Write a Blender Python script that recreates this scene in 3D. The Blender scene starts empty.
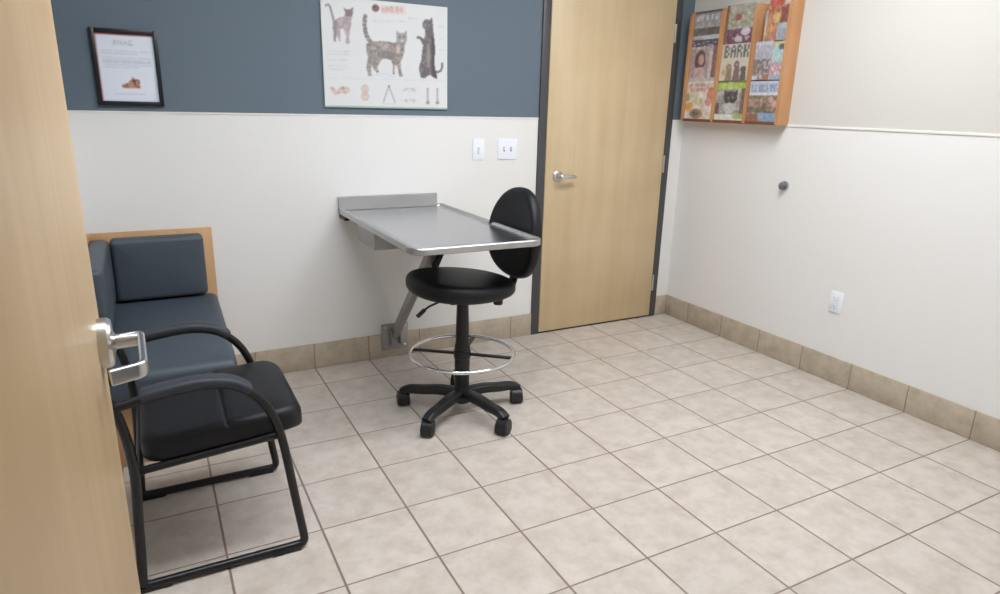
import bpy, bmesh, math, random
import numpy as np
from mathutils import Vector, Matrix
random.seed(4)
COL = bpy.context.scene.collection
SC = bpy.context.scene
PI = math.pi

# ------------------------------------------------------------ camera, world, lights, exposure
F = 661.4435839553079
CAM = Vector((-0.09805, -2.30391, 1.41499))
RV = Vector((0.0, 0.0, 0.0))
yaw, pitch, roll = 0.4923, 0.2830, 0.0254
cy, sy, cp, sp, cr, sr = math.cos(yaw), math.sin(yaw), math.cos(pitch), math.sin(pitch), math.cos(roll), math.sin(roll)
fwd = Vector((sy*cp, cy*cp, -sp)); right = Vector((cy, -sy, 0)); up = right.cross(fwd)
rr = right*cr + up*sr; uu = up*cr - right*sr
cam_data = bpy.data.cameras.new('camera'); cam = bpy.data.objects.new('camera', cam_data); COL.objects.link(cam)
M = Matrix((( rr.x, uu.x, -fwd.x, CAM.x), (rr.y, uu.y, -fwd.y, CAM.y), (rr.z, uu.z, -fwd.z, CAM.z), (0, 0, 0, 1)))
cam.matrix_world = M
cam_data.sensor_width = 36.0; cam_data.lens = F*36.0/1000.0; cam_data.clip_start = 0.02
SC.camera = cam
w = bpy.data.worlds.new('world'); SC.world = w; w.use_nodes = True
w.node_tree.nodes['Background'].inputs[0].default_value = (0.9, 0.95, 1.0, 1)
w.node_tree.nodes['Background'].inputs[1].default_value = 0.1
SC.view_settings.view_transform = 'Standard'; SC.view_settings.look = 'None'
SC.view_settings.gamma = 1.0; SC.view_settings.use_curve_mapping = False
SC.view_settings.exposure = 0.0
LIGHT_POWER = 20.2          # radiance of the troffer diffusers
LIGHT_COL = (0.955, 0.98, 1.035)

YW, XR, XL, YF, ZC, ZR, S = 1.150, 3.106, -0.375, -1.975, 2.72, 1.345, 0.305

# ------------------------------------------------------------ materials
def lin(c):
    return tuple(((v/255)/12.92 if v/255 <= .04045 else ((v/255+.055)/1.055)**2.4) for v in c)
def mat(name, rgb, rough=.5, metal=0., noise=0., nscale=20., bump=0., bscale=200., spec=.5, emit=None, stretch=None, aniso=0):
    m = bpy.data.materials.new(name); m.use_nodes = True
    nt = m.node_tree; b = nt.nodes['Principled BSDF']
    c = lin(rgb) + (1,)
    b.inputs['Base Color'].default_value = c
    b.inputs['Roughness'].default_value = rough; b.inputs['Metallic'].default_value = metal
    b.inputs['Specular IOR Level'].default_value = spec
    if emit:
        b.inputs['Emission Color'].default_value = tuple(emit[0]) + (1,); b.inputs['Emission Strength'].default_value = emit[1]
    tc = nt.nodes.new('ShaderNodeTexCoord'); mp = nt.nodes.new('ShaderNodeMapping')
    nt.links.new(tc.outputs['Object'], mp.inputs[0])
    if stretch: mp.inputs['Scale'].default_value = stretch
    if noise:
        n = nt.nodes.new('ShaderNodeTexNoise'); n.inputs['Scale'].default_value = nscale; n.inputs['Detail'].default_value = 4
        nt.links.new(mp.outputs[0], n.inputs['Vector'])
        mr = nt.nodes.new('ShaderNodeMapRange'); mr.inputs['To Min'].default_value = 1-noise; mr.inputs['To Max'].default_value = 1+noise
        mr.inputs['From Min'].default_value = .25; mr.inputs['From Max'].default_value = .75
        nt.links.new(n.outputs['Fac'], mr.inputs['Value'])
        mx = nt.nodes.new('ShaderNodeVectorMath'); mx.operation = 'SCALE'; mx.inputs[0].default_value = c[:3]
        nt.links.new(mr.outputs[0], mx.inputs['Scale']); nt.links.new(mx.outputs[0], b.inputs['Base Color'])
    if bump:
        n = nt.nodes.new('ShaderNodeTexNoise'); n.inputs['Scale'].default_value = bscale; n.inputs['Detail'].default_value = 3
        nt.links.new(mp.outputs[0], n.inputs['Vector'])
        bp = nt.nodes.new('ShaderNodeBump'); bp.inputs['Strength'].default_value = bump; bp.inputs['Distance'].default_value = .002
        nt.links.new(n.outputs['Fac'], bp.inputs['Height']); nt.links.new(bp.outputs[0], b.inputs['Normal'])
    return m

def wall_mat(name, low, high, z):
    """painted wall: one paint below the rail, another above"""
    m = mat(name, low, .75, bump=.15, bscale=120)
    nt = m.node_tree; b = nt.nodes['Principled BSDF']
    g = nt.nodes.new('ShaderNodeNewGeometry'); sx = nt.nodes.new('ShaderNodeSeparateXYZ'); nt.links.new(g.outputs['Position'], sx.inputs[0])
    gt = nt.nodes.new('ShaderNodeMath'); gt.operation = 'GREATER_THAN'; gt.inputs[1].default_value = z; nt.links.new(sx.outputs['Z'], gt.inputs[0])
    mx = nt.nodes.new('ShaderNodeMix'); mx.data_type = 'RGBA'
    mx.inputs['A'].default_value = lin(low)+(1,); mx.inputs['B'].default_value = lin(high)+(1,)
    nt.links.new(gt.outputs[0], mx.inputs['Factor']); nt.links.new(mx.outputs['Result'], b.inputs['Base Color'])
    return m

def tile_mat(name, base, dark, grout, axes, size, offs, gw, rough=.35, vary=.05):
    """square ceramic tiles on a world-aligned grid, with per-tile tone and cloudy mottling. axes: letters of the two grid axes"""
    m = bpy.data.materials.new(name); m.use_nodes = True; nt = m.node_tree; N = nt.nodes; L = nt.links
    b = N['Principled BSDF']
    g = N.new('ShaderNodeNewGeometry'); sx = N.new('ShaderNodeSeparateXYZ'); L.new(g.outputs['Position'], sx.inputs[0])
    def math_(op, a, bb=None):
        n = N.new('ShaderNodeMath'); n.operation = op
        for i, v in enumerate((a, bb)):
            if v is None: continue
            if isinstance(v, (int, float)): n.inputs[i].default_value = v
            else: L.new(v, n.inputs[i])
        return n.outputs[0]
    masks, cells = [], []
    for ax, of, wd in zip(axes, offs, gw):
        t = math_('DIVIDE', math_('SUBTRACT', sx.outputs[ax], of), size)
        if ax == 'X': t = math_('MINIMUM', t, 9.96)     # the last cut tile runs in under the base tiles
        cells.append(math_('FLOOR', t)); fr = math_('FRACT', t)
        d = math_('MINIMUM', fr, math_('SUBTRACT', 1.0, fr))
        mr = N.new('ShaderNodeMapRange'); mr.inputs['From Min'].default_value = wd*.35/size; mr.inputs['From Max'].default_value = wd*.75/size
        L.new(d, mr.inputs['Value']); masks.append(mr.outputs[0])
    mask = masks[0] if len(masks) == 1 else math_('MULTIPLY', masks[0], masks[1])
    cb = N.new('ShaderNodeCombineXYZ'); L.new(cells[0], cb.inputs[0])
    if len(cells) > 1: L.new(cells[1], cb.inputs[1])
    wn = N.new('ShaderNodeTexWhiteNoise'); L.new(cb.outputs[0], wn.inputs['Vector'])
    vm = N.new('ShaderNodeVectorMath'); vm.operation = 'MULTIPLY_ADD'; vm.inputs[1].default_value = (7, 7, 7)
    L.new(wn.outputs['Color'], vm.inputs[0]); L.new(g.outputs['Position'], vm.inputs[2])
    n1 = N.new('ShaderNodeTexNoise'); n1.inputs['Scale'].default_value = 13; n1.inputs['Detail'].default_value = 6; n1.inputs['Roughness'].default_value = .65
    L.new(vm.outputs[0], n1.inputs['Vector'])
    mr = N.new('ShaderNodeMapRange'); mr.inputs['From Min'].default_value = .38; mr.inputs['From Max'].default_value = .68; L.new(n1.outputs['Fac'], mr.inputs['Value'])
    mx = N.new('ShaderNodeMix'); mx.data_type = 'RGBA'; mx.inputs['A'].default_value = lin(base)+(1,); mx.inputs['B'].default_value = lin(dark)+(1,)
    L.new(mr.outputs[0], mx.inputs['Factor'])
    tone = N.new('ShaderNodeMapRange'); tone.inputs['To Min'].default_value = 1-vary; tone.inputs['To Max'].default_value = 1+vary
    L.new(wn.outputs['Value'], tone.inputs['Value'])
    sc = N.new('ShaderNodeVectorMath'); sc.operation = 'SCALE'; L.new(mx.outputs['Result'], sc.inputs[0]); L.new(tone.outputs[0], sc.inputs['Scale'])
    m2 = N.new('ShaderNodeMix'); m2.data_type = 'RGBA'; m2.inputs['A'].default_value = lin(grout)+(1,)
    L.new(mask, m2.inputs['Factor']); L.new(sc.outputs[0], m2.inputs['B']); L.new(m2.outputs['Result'], b.inputs['Base Color'])
    b.inputs['Roughness'].default_value = rough
    bp = N.new('ShaderNodeBump'); bp.inputs['Strength'].default_value = .5; bp.inputs['Distance'].default_value = .002
    L.new(mask, bp.inputs['Height']); L.new(bp.outputs[0], b.inputs['Normal'])
    return m

def wood_mat(name, a, c, rough=.45, scale=1., axis='Z', contrast=1.):
    m = bpy.data.materials.new(name); m.use_nodes = True; nt = m.node_tree; N = nt.nodes; L = nt.links; b = N['Principled BSDF']
    tc = N.new('ShaderNodeTexCoord'); mp = N.new('ShaderNodeMapping'); L.new(tc.outputs['Object'], mp.inputs[0])
    sc = {'Z': (14, 14, .9), 'Y': (14, .9, 14), 'X': (.9, 14, 14)}[axis]; mp.inputs['Scale'].default_value = tuple(v*scale for v in sc)
    n = N.new('ShaderNodeTexNoise'); n.inputs['Scale'].default_value = 1; n.inputs['Detail'].default_value = 5; n.inputs['Distortion'].default_value = .4
    L.new(mp.outputs[0], n.inputs['Vector'])
    n2 = N.new('ShaderNodeTexNoise'); n2.inputs['Scale'].default_value = 3.; n2.inputs['Detail'].default_value = 2; L.new(tc.outputs['Object'], n2.inputs['Vector'])
    ad = N.new('ShaderNodeMath'); ad.operation = 'ADD'; L.new(n.outputs['Fac'], ad.inputs[0]); L.new(n2.outputs['Fac'], ad.inputs[1])
    mr = N.new('ShaderNodeMapRange'); mr.inputs['From Min'].default_value = 1-.28/contrast; mr.inputs['From Max'].default_value = 1+.28/contrast
    L.new(ad.outputs[0], mr.inputs['Value'])
    mx = N.new('ShaderNodeMix'); mx.data_type = 'RGBA'; mx.inputs['A'].default_value = lin(a)+(1,); mx.inputs['B'].default_value = lin(c)+(1,)
    L.new(mr.outputs[0], mx.inputs['Factor']); L.new(mx.outputs['Result'], b.inputs['Base Color'])
    b.inputs['Roughness'].default_value = rough
    return m

def print_mat(name, rough=.4):
    m = bpy.data.materials.new(name); m.use_nodes = True; nt = m.node_tree
    a = nt.nodes.new('ShaderNodeAttribute'); a.attribute_name = 'ink'
    nt.links.new(a.outputs['Color'], nt.nodes['Principled BSDF'].inputs['Base Color'])
    nt.nodes['Principled BSDF'].inputs['Roughness'].default_value = rough
    return m

CREAM = (228, 227, 224)
m_wall_b = wall_mat('painted_wall_blue_over_cream', CREAM, (98, 111, 122), ZR)
m_wall_c = wall_mat('painted_wall_ivory_over_cream', CREAM, (206, 203, 196), ZR)
m_rail = mat('cream_rail', (232, 228, 222), .5)
m_ceil = mat('white_ceiling_board', (236, 236, 232), .9, noise=.03, nscale=60)
m_floor = tile_mat('beige_floor_tiles', (202, 194, 185), (184, 173, 161), (130, 112, 104), 'XY', S, (0, 0), (.0068, .0052), .36, .03)
m_base_x = tile_mat('tan_base_tiles_back', (190, 178, 159), (168, 155, 136), (138, 124, 110), 'X', S, (0,), (.005,), .4, .06)
m_base_y = tile_mat('tan_base_tiles_right', (190, 178, 159), (168, 155, 136), (138, 124, 110), 'Y', S, (0,), (.005,), .4, .06)
m_maple = wood_mat('maple_veneer', (208, 187, 151), (196, 172, 134), .38)
m_maple2 = wood_mat('maple_veneer_shaded', (200, 174, 134), (186, 158, 118), .38)  # darker maple copy: part of the shade on the open door is in its colour
m_oak = wood_mat('honey_oak', (200, 152, 108), (180, 130, 88), .45)
m_benchwood = wood_mat('beech_laminate', (206, 168, 124), (192, 152, 108), .5)
m_frame = mat('charcoal_frame_paint', (70, 70, 72), .4)
m_slate = mat('slate_blue_vinyl', (66, 76, 85), .5, noise=.05, nscale=30, bump=.2, bscale=400)
m_black_v = mat('black_vinyl', (17, 18, 23), .5, bump=.2, bscale=350, spec=.35)
m_black_p = mat('black_plastic', (18, 19, 21), .45)
m_tube = mat('black_powder_coat', (16, 16, 18), .35)
m_pad = mat('soft_black_armpad', (46, 50, 58), .6)
m_chrome = mat('chrome', (225, 228, 232), .12, 1.)
m_satin = mat('satin_nickel', (205, 205, 205), .28, 1.)
m_steel = mat('brushed_stainless', (190, 190, 190), .4, 1., noise=.05, nscale=8, stretch=(1, 30, 1))
m_steel_tray = mat('stainless_tray', (192, 193, 196), .27, 1., noise=.06, nscale=5, stretch=(1, 20, 1))
m_leg = mat('grey_metal_leg', (168, 166, 164), .4, .7)
m_white_p = mat('white_plastic', (236, 240, 246), .35)
m_slot = mat('dark_slot', (70, 72, 78), .6)
m_dark = mat('black_picture_frame', (24, 22, 24), .35)
m_print = print_mat('printed_paper'); m_gloss = print_mat('glossy_cover', .3)
m_paper = mat('page_edges', (225, 220, 212), .7)
m_board = mat('poster_board_edge', (205, 210, 205), .6)
m_diff = mat('light_diffuser', (250, 250, 250), .6, emit=(LIGHT_COL, LIGHT_POWER))
m_white_metal = mat('white_metal', (235, 235, 232), .5)

# ------------------------------------------------------------ geometry helpers
def link(name, bm, m, parent=None, smooth=35, loc=None):
    me = bpy.data.meshes.new(name)
    bmesh.ops.recalc_face_normals(bm, faces=bm.faces)
    bm.to_mesh(me); bm.free()
    for mm in (m if isinstance(m, (list, tuple)) else [m]): me.materials.append(mm)
    if smooth:
        me.polygons.foreach_set('use_smooth', [True]*len(me.polygons)); me.set_sharp_from_angle(angle=math.radians(smooth))
    o = bpy.data.objects.new(name, me); COL.objects.link(o)
    if parent: o.parent = parent
    if loc: o.location = loc
    return o
def tag(o, label=None, cat=None, group=None, kind=None):
    if label: o['label'] = label
    if cat: o['category'] = cat
    if group: o['group'] = group
    if kind: o['kind'] = kind
    return o
def thing(name, label, cat, loc=(0, 0, 0), rz=0, group=None, kind=None):
    o = bpy.data.objects.new(name, None); COL.objects.link(o); o.empty_display_size = .1
    o.location = loc; o.rotation_euler = (0, 0, rz)
    return tag(o, label, cat, group, kind)
def box(bm, lo, hi, bev=0., seg=2):
    lo, hi = Vector(lo), Vector(hi)
    r = bmesh.ops.create_cube(bm, size=1, matrix=Matrix.Translation((lo+hi)/2) @ Matrix.Diagonal((*(hi-lo), 1)))
    if bev:
        es = list({e for v in r['verts'] for e in v.link_edges})
        bmesh.ops.bevel(bm, geom=es, offset=bev, segments=seg, affect='EDGES', profile=.5)
    return bm
def bx(lo, hi, bev=0., seg=2): return box(bmesh.new(), lo, hi, bev, seg)
def catmull(pts, n=8):
    P = [Vector(p) for p in pts]; P = [P[0]*2-P[1]] + P + [P[-1]*2-P[-2]]; out = []
    for i in range(1, len(P)-2):
        for k in range(n):
            t = k/n; a, b, c, d = P[i-1], P[i], P[i+1], P[i+2]
            out.append(.5*((2*b)+(c-a)*t+(2*a-5*b+4*c-d)*t*t+(3*b-a-3*c+d)*t**3))
    out.append(P[-2]); return out
def fillet(pts, rad, n=6):
    """polyline with its inner corners rounded"""
    P = [Vector(p) for p in pts]; out = [P[0]]
    for i in range(1, len(P)-1):
        a, b, c = P[i-1], P[i], P[i+1]; r = min(rad, (a-b).length*.49, (c-b).length*.49)
        p, q = b+(a-b).normalized()*r, b+(c-b).normalized()*r
        for k in range(n+1):
            t = k/n; out.append(p*(1-t)**2+b*2*t*(1-t)+q*t*t)
    out.append(P[-1]); return out
def sweep(bm, pts, prof, closed=False, upv=(0, 0, 1), scales=None):
    """sweep a closed 2-D profile [(a,b)] along points; a along side axis, b along up-ish axis"""
    P = [Vector(p) for p in pts]; n = len(P); rings = []; upv = Vector(upv)
    for i, p in enumerate(P):
        if closed: t = P[(i+1) % n]-P[i-1]
        else: t = P[min(i+1, n-1)]-P[max(i-1, 0)]
        t.normalize(); sd = t.cross(upv)
        if sd.length < 1e-4: sd = t.cross(Vector((1, 0, 0)))
        sd.normalize(); u2 = sd.cross(t).normalized(); k = scales[i] if scales else 1
        rings.append([bm.verts.new(p+sd*a*k+u2*b*k) for a, b in prof])
    m = len(prof)
    for i in range(n if closed else n-1):
        A, B = rings[i], rings[(i+1) % n]
        for j in range(m): bm.faces.new((A[j], A[(j+1) % m], B[(j+1) % m], B[j]))
    if not closed: bm.faces.new(rings[0][::-1]); bm.faces.new(rings[-1])
    return bm
def circ(r, n=12, sa=1, sb=1): return [(r*sa*math.cos(2*PI*k/n), r*sb*math.sin(2*PI*k/n)) for k in range(n)]
def rrect(w_, h_, r, n=3):
    o = []
    for cx, cy_, a0 in ((w_/2-r, h_/2-r, 0), (-w_/2+r, h_/2-r, 90), (-w_/2+r, -h_/2+r, 180), (w_/2-r, -h_/2+r, 270)):
        for k in range(n+1):
            a = math.radians(a0+90*k/n); o.append((cx+r*math.cos(a), cy_+r*math.sin(a)))
    return o
def tube(bm, pts, r, n=12, closed=False, upv=(0, 0, 1)): return sweep(bm, pts, circ(r, n), closed, upv)
def lathe(bm, prof, n=32, mtx=None, cap=True):
    """prof: [(r,z)]"""
    mtx = mtx or Matrix(); rings = []
    for r, z in prof:
        rings.append([bm.verts.new(mtx @ Vector((r*math.cos(2*PI*k/n), r*math.sin(2*PI*k/n), z))) for k in range(n)])
    for A, B in zip(rings, rings[1:]):
        for j in range(n): bm.faces.new((A[j], A[(j+1) % n], B[(j+1) % n], B[j]))
    if cap: bm.faces.new(rings[0][::-1]); bm.faces.new(rings[-1])
    return bm
def prism(bm, poly, a, b, axis='Y'):
    """extrude polygon [(p,q)] from a to b along axis. Y: (x,z); X: (y,z); Z: (x,y)"""
    f = {'Y': lambda p, q, t: (p, t, q), 'X': lambda p, q, t: (t, p, q), 'Z': lambda p, q, t: (p, q, t)}[axis]
    A = [bm.verts.new(f(p, q, a)) for p, q in poly]; B = [bm.verts.new(f(p, q, b)) for p, q in poly]; n = len(poly)
    bm.faces.new(A[::-1]); bm.faces.new(B)
    for j in range(n): bm.faces.new((A[j], A[(j+1) % n], B[(j+1) % n], B[j]))
    return bm
def pad(w_, d_, h_, rc, re, bulge=.01, fn=None, shape=None, bot=None):
    """upholstered pad: outline rings inset from a rounded rectangle (or shape(scale)->outline). z from 0 to h_ (+bulge)"""
    bm = bmesh.new(); mx = min(w_, d_)/2; stages = []
    bot = re*.6 if bot is None else bot
    stages.append((mx*.6, 0)); stages.append((bot, 0))
    for k in range(1, 5): a = PI/2*k/4; stages.append((bot*(1-math.sin(a)), bot*(1-math.cos(a))))
    for k in range(0, 7): a = PI/2*k/6; stages.append((re*(1-math.cos(a)), h_-re+re*math.sin(a)))
    for k in range(1, 8):
        t = k/8; stages.append((re+(mx-re)*t, h_+bulge*(1-(1-t)**2)))
    rings = []
    for ins, z in stages:
        if shape: o = shape(ins)
        else:
            w2, d2 = w_-2*ins, d_-2*ins; r = max(min(rc-ins*.6, w2/2-.001, d2/2-.001), .002)
            o = rrect(w2, d2, r, 5)
            # even out long sides so a bend can follow
            oo = []
            for i, p in enumerate(o):
                q = o[(i+1) % len(o)]; oo.append(p)
                if (i+1) % 6 == 0:
                    for s_ in range(1, 10): oo.append((p[0]+(q[0]-p[0])*s_/10, p[1]+(q[1]-p[1])*s_/10))
            o = oo
        rings.append([bm.verts.new((x, y, z)) for x, y in o])
    n = len(rings[0])
    for A, B in zip(rings, rings[1:]):
        for j in range(n): bm.faces.new((A[j], A[(j+1) % n], B[(j+1) % n], B[j]))
    bm.faces.new(rings[0][::-1]); bm.faces.new(rings[-1])
    if fn:
        for v in bm.verts: v.co = Vector(fn(*v.co))
    return bm
def xform(bm, m): bmesh.ops.transform(bm, matrix=m, verts=bm.verts); return bm

def print_sheet(name, origin, uvec, vvec, w_, h_, nx, ny, fn, m, parent):
    """flat printed sheet: a grid of faces, each with its own ink. origin = top left, uvec right, vvec down; fn(U,V)->rgb array (0..255)"""
    U, V = np.meshgrid((np.arange(nx)+.5)/nx, (np.arange(ny)+.5)/ny); A_ = fn(U, V)
    A_ = np.pad(A_, ((1, 1), (1, 1), (0, 0)), 'edge'); A_ = (A_[:-2]+2*A_[1:-1]+A_[2:])/4; A_ = (A_[:, :-2]+2*A_[:, 1:-1]+A_[:, 2:])/4   # soft ink dots
    col = A_.reshape(-1, 3)/255
    col = np.where(col <= .04045, col/12.92, ((col+.055)/1.055)**2.4)
    gu, gv = np.meshgrid(np.arange(nx+1)/nx*w_, np.arange(ny+1)/ny*h_)
    O, A, B = np.array(origin), np.array(uvec), np.array(vvec)
    co = (O+gu[..., None]*A+gv[..., None]*B).reshape(-1, 3)
    i, j = np.meshgrid(np.arange(nx), np.arange(ny)); a = (j*(nx+1)+i).ravel()
    faces = np.stack([a, a+nx+1, a+nx+2, a+1], 1)
    me = bpy.data.meshes.new(name); me.from_pydata(co.tolist(), [], faces.tolist())
    at = me.color_attributes.new('ink', 'FLOAT_COLOR', 'CORNER')
    c4 = np.concatenate([np.repeat(col, 4, 0), np.ones((len(col)*4, 1))], 1).astype(np.float32)
    at.data.foreach_set('color', c4.ravel()); me.materials.append(m)
    o = bpy.data.objects.new(name, me); COL.objects.link(o); o.parent = parent
    return o
# ink shapes
def in_poly(X, Y, P):
    r = np.zeros(X.shape, bool); n = len(P)
    for i in range(n):
        x1, y1 = P[i]; x2, y2 = P[(i+1) % n]
        if y1 == y2: continue
        c = ((Y >= min(y1, y2)) & (Y < max(y1, y2))) & (X < x1+(Y-y1)*(x2-x1)/(y2-y1)); r ^= c
    return r
def in_cap(X, Y, P, w_):
    d = np.full(X.shape, 1e9)
    for (x1, y1), (x2, y2) in zip(P, P[1:]):
        L = (x2-x1)**2+(y2-y1)**2; t = np.clip(((X-x1)*(x2-x1)+(Y-y1)*(y2-y1))/max(L, 1e-9), 0, 1)
        d = np.minimum(d, np.hypot(X-x1-t*(x2-x1), Y-y1-t*(y2-y1)))
    return d < w_
def in_ell(X, Y, cx, cy_, a, b): return ((X-cx)/a)**2+((Y-cy_)/b)**2 < 1
def vnoise(X, Y, sc, seed=0):
    rs = np.random.RandomState(seed); g = rs.rand(64, 64); x, y = X*sc, Y*sc; xi, yi = np.floor(x).astype(int), np.floor(y).astype(int)
    fx, fy = x-xi, y-yi; a = g[yi % 64, xi % 64]; b = g[yi % 64, (xi+1) % 64]; c = g[(yi+1) % 64, xi % 64]; d = g[(yi+1) % 64, (xi+1) % 64]
    return (a*(1-fx)+b*fx)*(1-fy)+(c*(1-fx)+d*fx)*fy
def ink(C_, mask, rgb, a=1.):
    C_[mask] = C_[mask]*(1-a)+np.array(rgb, float)*a

# ------------------------------------------------------------ room shell
def struct(name, bm, m, smooth=0, parent=None):
    o = link(name, bm, m, parent, smooth)
    if not parent: o['kind'] = 'structure'
    return o
YH = -3.6      # far side of the corridor behind the doorway
struct('floor', bx((XL-.1, YH, -.06), (XR+.1, YW+.1, 0)), m_floor)
struct('ceiling', bx((XL-.1, YH, ZC), (XR+.1, YW+.1, ZC+.06)), m_ceil)
DX0, DX1, DZ = 1.980, 2.998, 2.135          # steel frame of the door in the back wall (outer)
bm = bmesh.new(); box(bm, (XL-.1, YW, 0), (DX0+.01, YW+.1, ZC)); box(bm, (DX1-.01, YW, 0), (XR+.1, YW+.1, ZC)); box(bm, (DX0+.01, YW, DZ-.01), (DX1-.01, YW+.1, ZC))
struct('wall_back', bm, m_wall_b)
struct('wall_right', bx((XR, YH, 0), (XR+.1, YW, ZC)), m_wall_c)
struct('wall_left', bx((XL-.1, YH, 0), (XL, YW, ZC)), m_wall_b)
JX0, JX1 = -.205, 1.02                      # opening the camera looks in through
bm = bmesh.new(); box(bm, (XL, YF-.12, 0), (JX0-.04, YF, ZC)); box(bm, (JX1+.04, YF-.12, 0), (XR, YF, ZC)); box(bm, (JX0-.04, YF-.12, 2.17), (JX1+.04, YF, ZC))
struct('wall_front', bm, m_wall_c)
struct('wall_corridor', bx((XL, YH-.1, 0), (XR, YH, ZC)), m_wall_c)
# rails where the two paints meet
struct('trim_1', bx((XL, YW-.004, ZR-.006), (DX0, YW, ZR+.002), .001), m_rail)
struct('trim_2', bx((XR-.005, YF, ZR-.009), (XR, YW, ZR+.003), .001), m_rail)
struct('trim_3', bx((DX1, YW-.004, ZR-.006), (XR-.005, YW, ZR+.002), .001), m_rail)
BH = .142
bm = bmesh.new(); box(bm, (XL, YW-.011, 0), (DX0, YW, BH), .003); box(bm, (DX1, YW-.011, 0), (XR-.011, YW, BH), .003)
struct('baseboard_back', bm, m_base_x, 40)
struct('baseboard_right', bx((XR-.011, YF, 0), (XR, YW, BH), .003), m_base_y, 40)
struct('baseboard_left', bx((XL, YF, 0), (XL+.011, YW-.011, BH), .003), m_base_y, 40)
struct('baseboard_front', bx((JX1+.05, YF, 0), (XR-.011, YF+.011, BH), .003), m_base_x, 40)

# ---- door_1: closed maple door in charcoal frame
d1 = thing('door_1', 'closed pale maple door in a charcoal steel frame', 'door', (DX0, YW, 0), kind='structure')
W = DX1-DX0; FW = .05
bm = bmesh.new()
box(bm, (0, -.014, 0), (FW, .1, DZ), .002); box(bm, (W-FW, -.014, 0), (W, .1, DZ), .002); box(bm, (FW, -.014, DZ-FW), (W-FW, .1, DZ), .002)
link('door_frame', bm, m_frame, d1, 30)
lf = link('door_leaf', bx((FW+.004, -.016, .012), (W-FW-.004, .028, DZ-FW-.004), .0015), m_maple, d1, 30)
link('threshold', bx((FW, -.01, 0), (W-FW, .09, .006), .001), m_dark, d1, 30)
for z in (.25, 1.062, 1.872):
    bm = bmesh.new(); 
    for k in range(5): lathe(bm, [(.0065, z-.055+k*.022), (.0065, z-.055+k*.022+.0205)], 12, Matrix.Translation((W-FW-.001, -.022, 0)))
    box(bm, (W-FW+.001, -.0155, z-.055), (W-FW+.012, -.0135, z+.055))
    link('hinge', bm, m_satin, d1, 40)
RX, RZ = 2.122-DX0, 1.005
rot = Matrix.Translation((RX, -.016, RZ)) @ Matrix.Rotation(PI/2, 4, 'X')
bm = lathe(bmesh.new(), [(.034, 0), (.034, .006), (.030, .010), (.017, .013), (.014, .05), (.017, .054), (.017, .066), (.012, .070)], 28, rot)
hd = link('door_handle', bm, m_satin, lf, 35)
bm = bmesh.new(); pts = fillet([(RX+.005, -.074, RZ), (RX+.075, -.074, RZ), (RX+.105, -.058, RZ-.004)], .03)
sweep(bm, pts, circ(.0095, 12, .7, 1)); link('lever', bm, m_satin, lf, 35)

# ---- door_2: the open door by the camera, seen edge on
EY, EX = -1.03, -.1955
d2 = thing('door_2', 'maple door standing open at the left with a looped silver lever', 'door', (EX, EY, 0), kind='structure')
lf2 = link('door_leaf', bx((-.044, -.925, .012), (0, 0, 2.13), .002), m_maple2, d2, 30)
ry, rz = -.062, 1.02
rot = Matrix.Translation((0, ry, rz)) @ Matrix.Rotation(PI/2, 4, 'Y')
bm = lathe(bmesh.new(), [(.042, 0), (.042, .014), (.038, .019), (.018, .021), (.0125, .024), (.0115, .055), (.0115, .060), (.008, .063)], 32, rot)
link('door_handle', bm, m_satin, lf2, 35)
bm = bmesh.new()
pts = fillet([(.03, ry, rz), (.061, ry+.008, rz), (.064, ry-.142, rz-.002), (.020, ry-.156, rz-.004)], .014, 5)
sweep(bm, pts, rrect(.011, .025, .004)); link('lever', bm, m_satin, lf2, 35)
# frame of this doorway
d3 = thing('door_3', 'charcoal steel frame around the doorway the photo is taken from', 'door frame', (0, YF, 0), kind='structure')
bm = bmesh.new(); box(bm, (JX0-.052, -.13, 0), (JX0-.002, .012, 2.18), .002); box(bm, (JX1+.002, -.13, 0), (JX1+.052, .012, 2.18), .002); box(bm, (JX0-.002, -.13, 2.135), (JX1+.002, .012, 2.18), .002)
link('door_frame', bm, m_frame, d3, 30)

# ------------------------------------------------------------ ceiling lights
def troffer(x, y, lx, ly, label, dm=None):
    t = thing('ceiling_light', label, 'ceiling light', (x, y, ZC), group=None)
    bm = bmesh.new(); e = .03
    box(bm, (-lx/2, -ly/2, -.02), (-lx/2+e, ly/2, 0)); box(bm, (lx/2-e, -ly/2, -.02), (lx/2, ly/2, 0))
    box(bm, (-lx/2+e, -ly/2, -.02), (lx/2-e, -ly/2+e, 0)); box(bm, (-lx/2+e, ly/2-e, -.02), (lx/2-e, ly/2, 0))
    link('housing', bm, m_white_metal, t, 0)
    link('diffuser', bx((-lx/2+e, -ly/2+e, -.014), (lx/2-e, ly/2-e, -.002)), dm or m_diff, t, 0)
troffer(1.95, -.45, 1.22, .61, 'white ceiling troffer nearer the maple door and the back wall')
troffer(.55, -.75, 1.22, .61, 'added fill troffer nearer the doorway of the tiled room')  # unseen lamp added as fill to brighten the back wall and left side
troffer(1.0, -2.85, 1.22, .30, 'narrow added fill troffer over the corridor behind the doorway', mat('dim_fill_diffuser', (250, 250, 250), .6, emit=(LIGHT_COL, LIGHT_POWER*.15)))  # unseen corridor lamp, added as weak fill through the doorway

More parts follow.
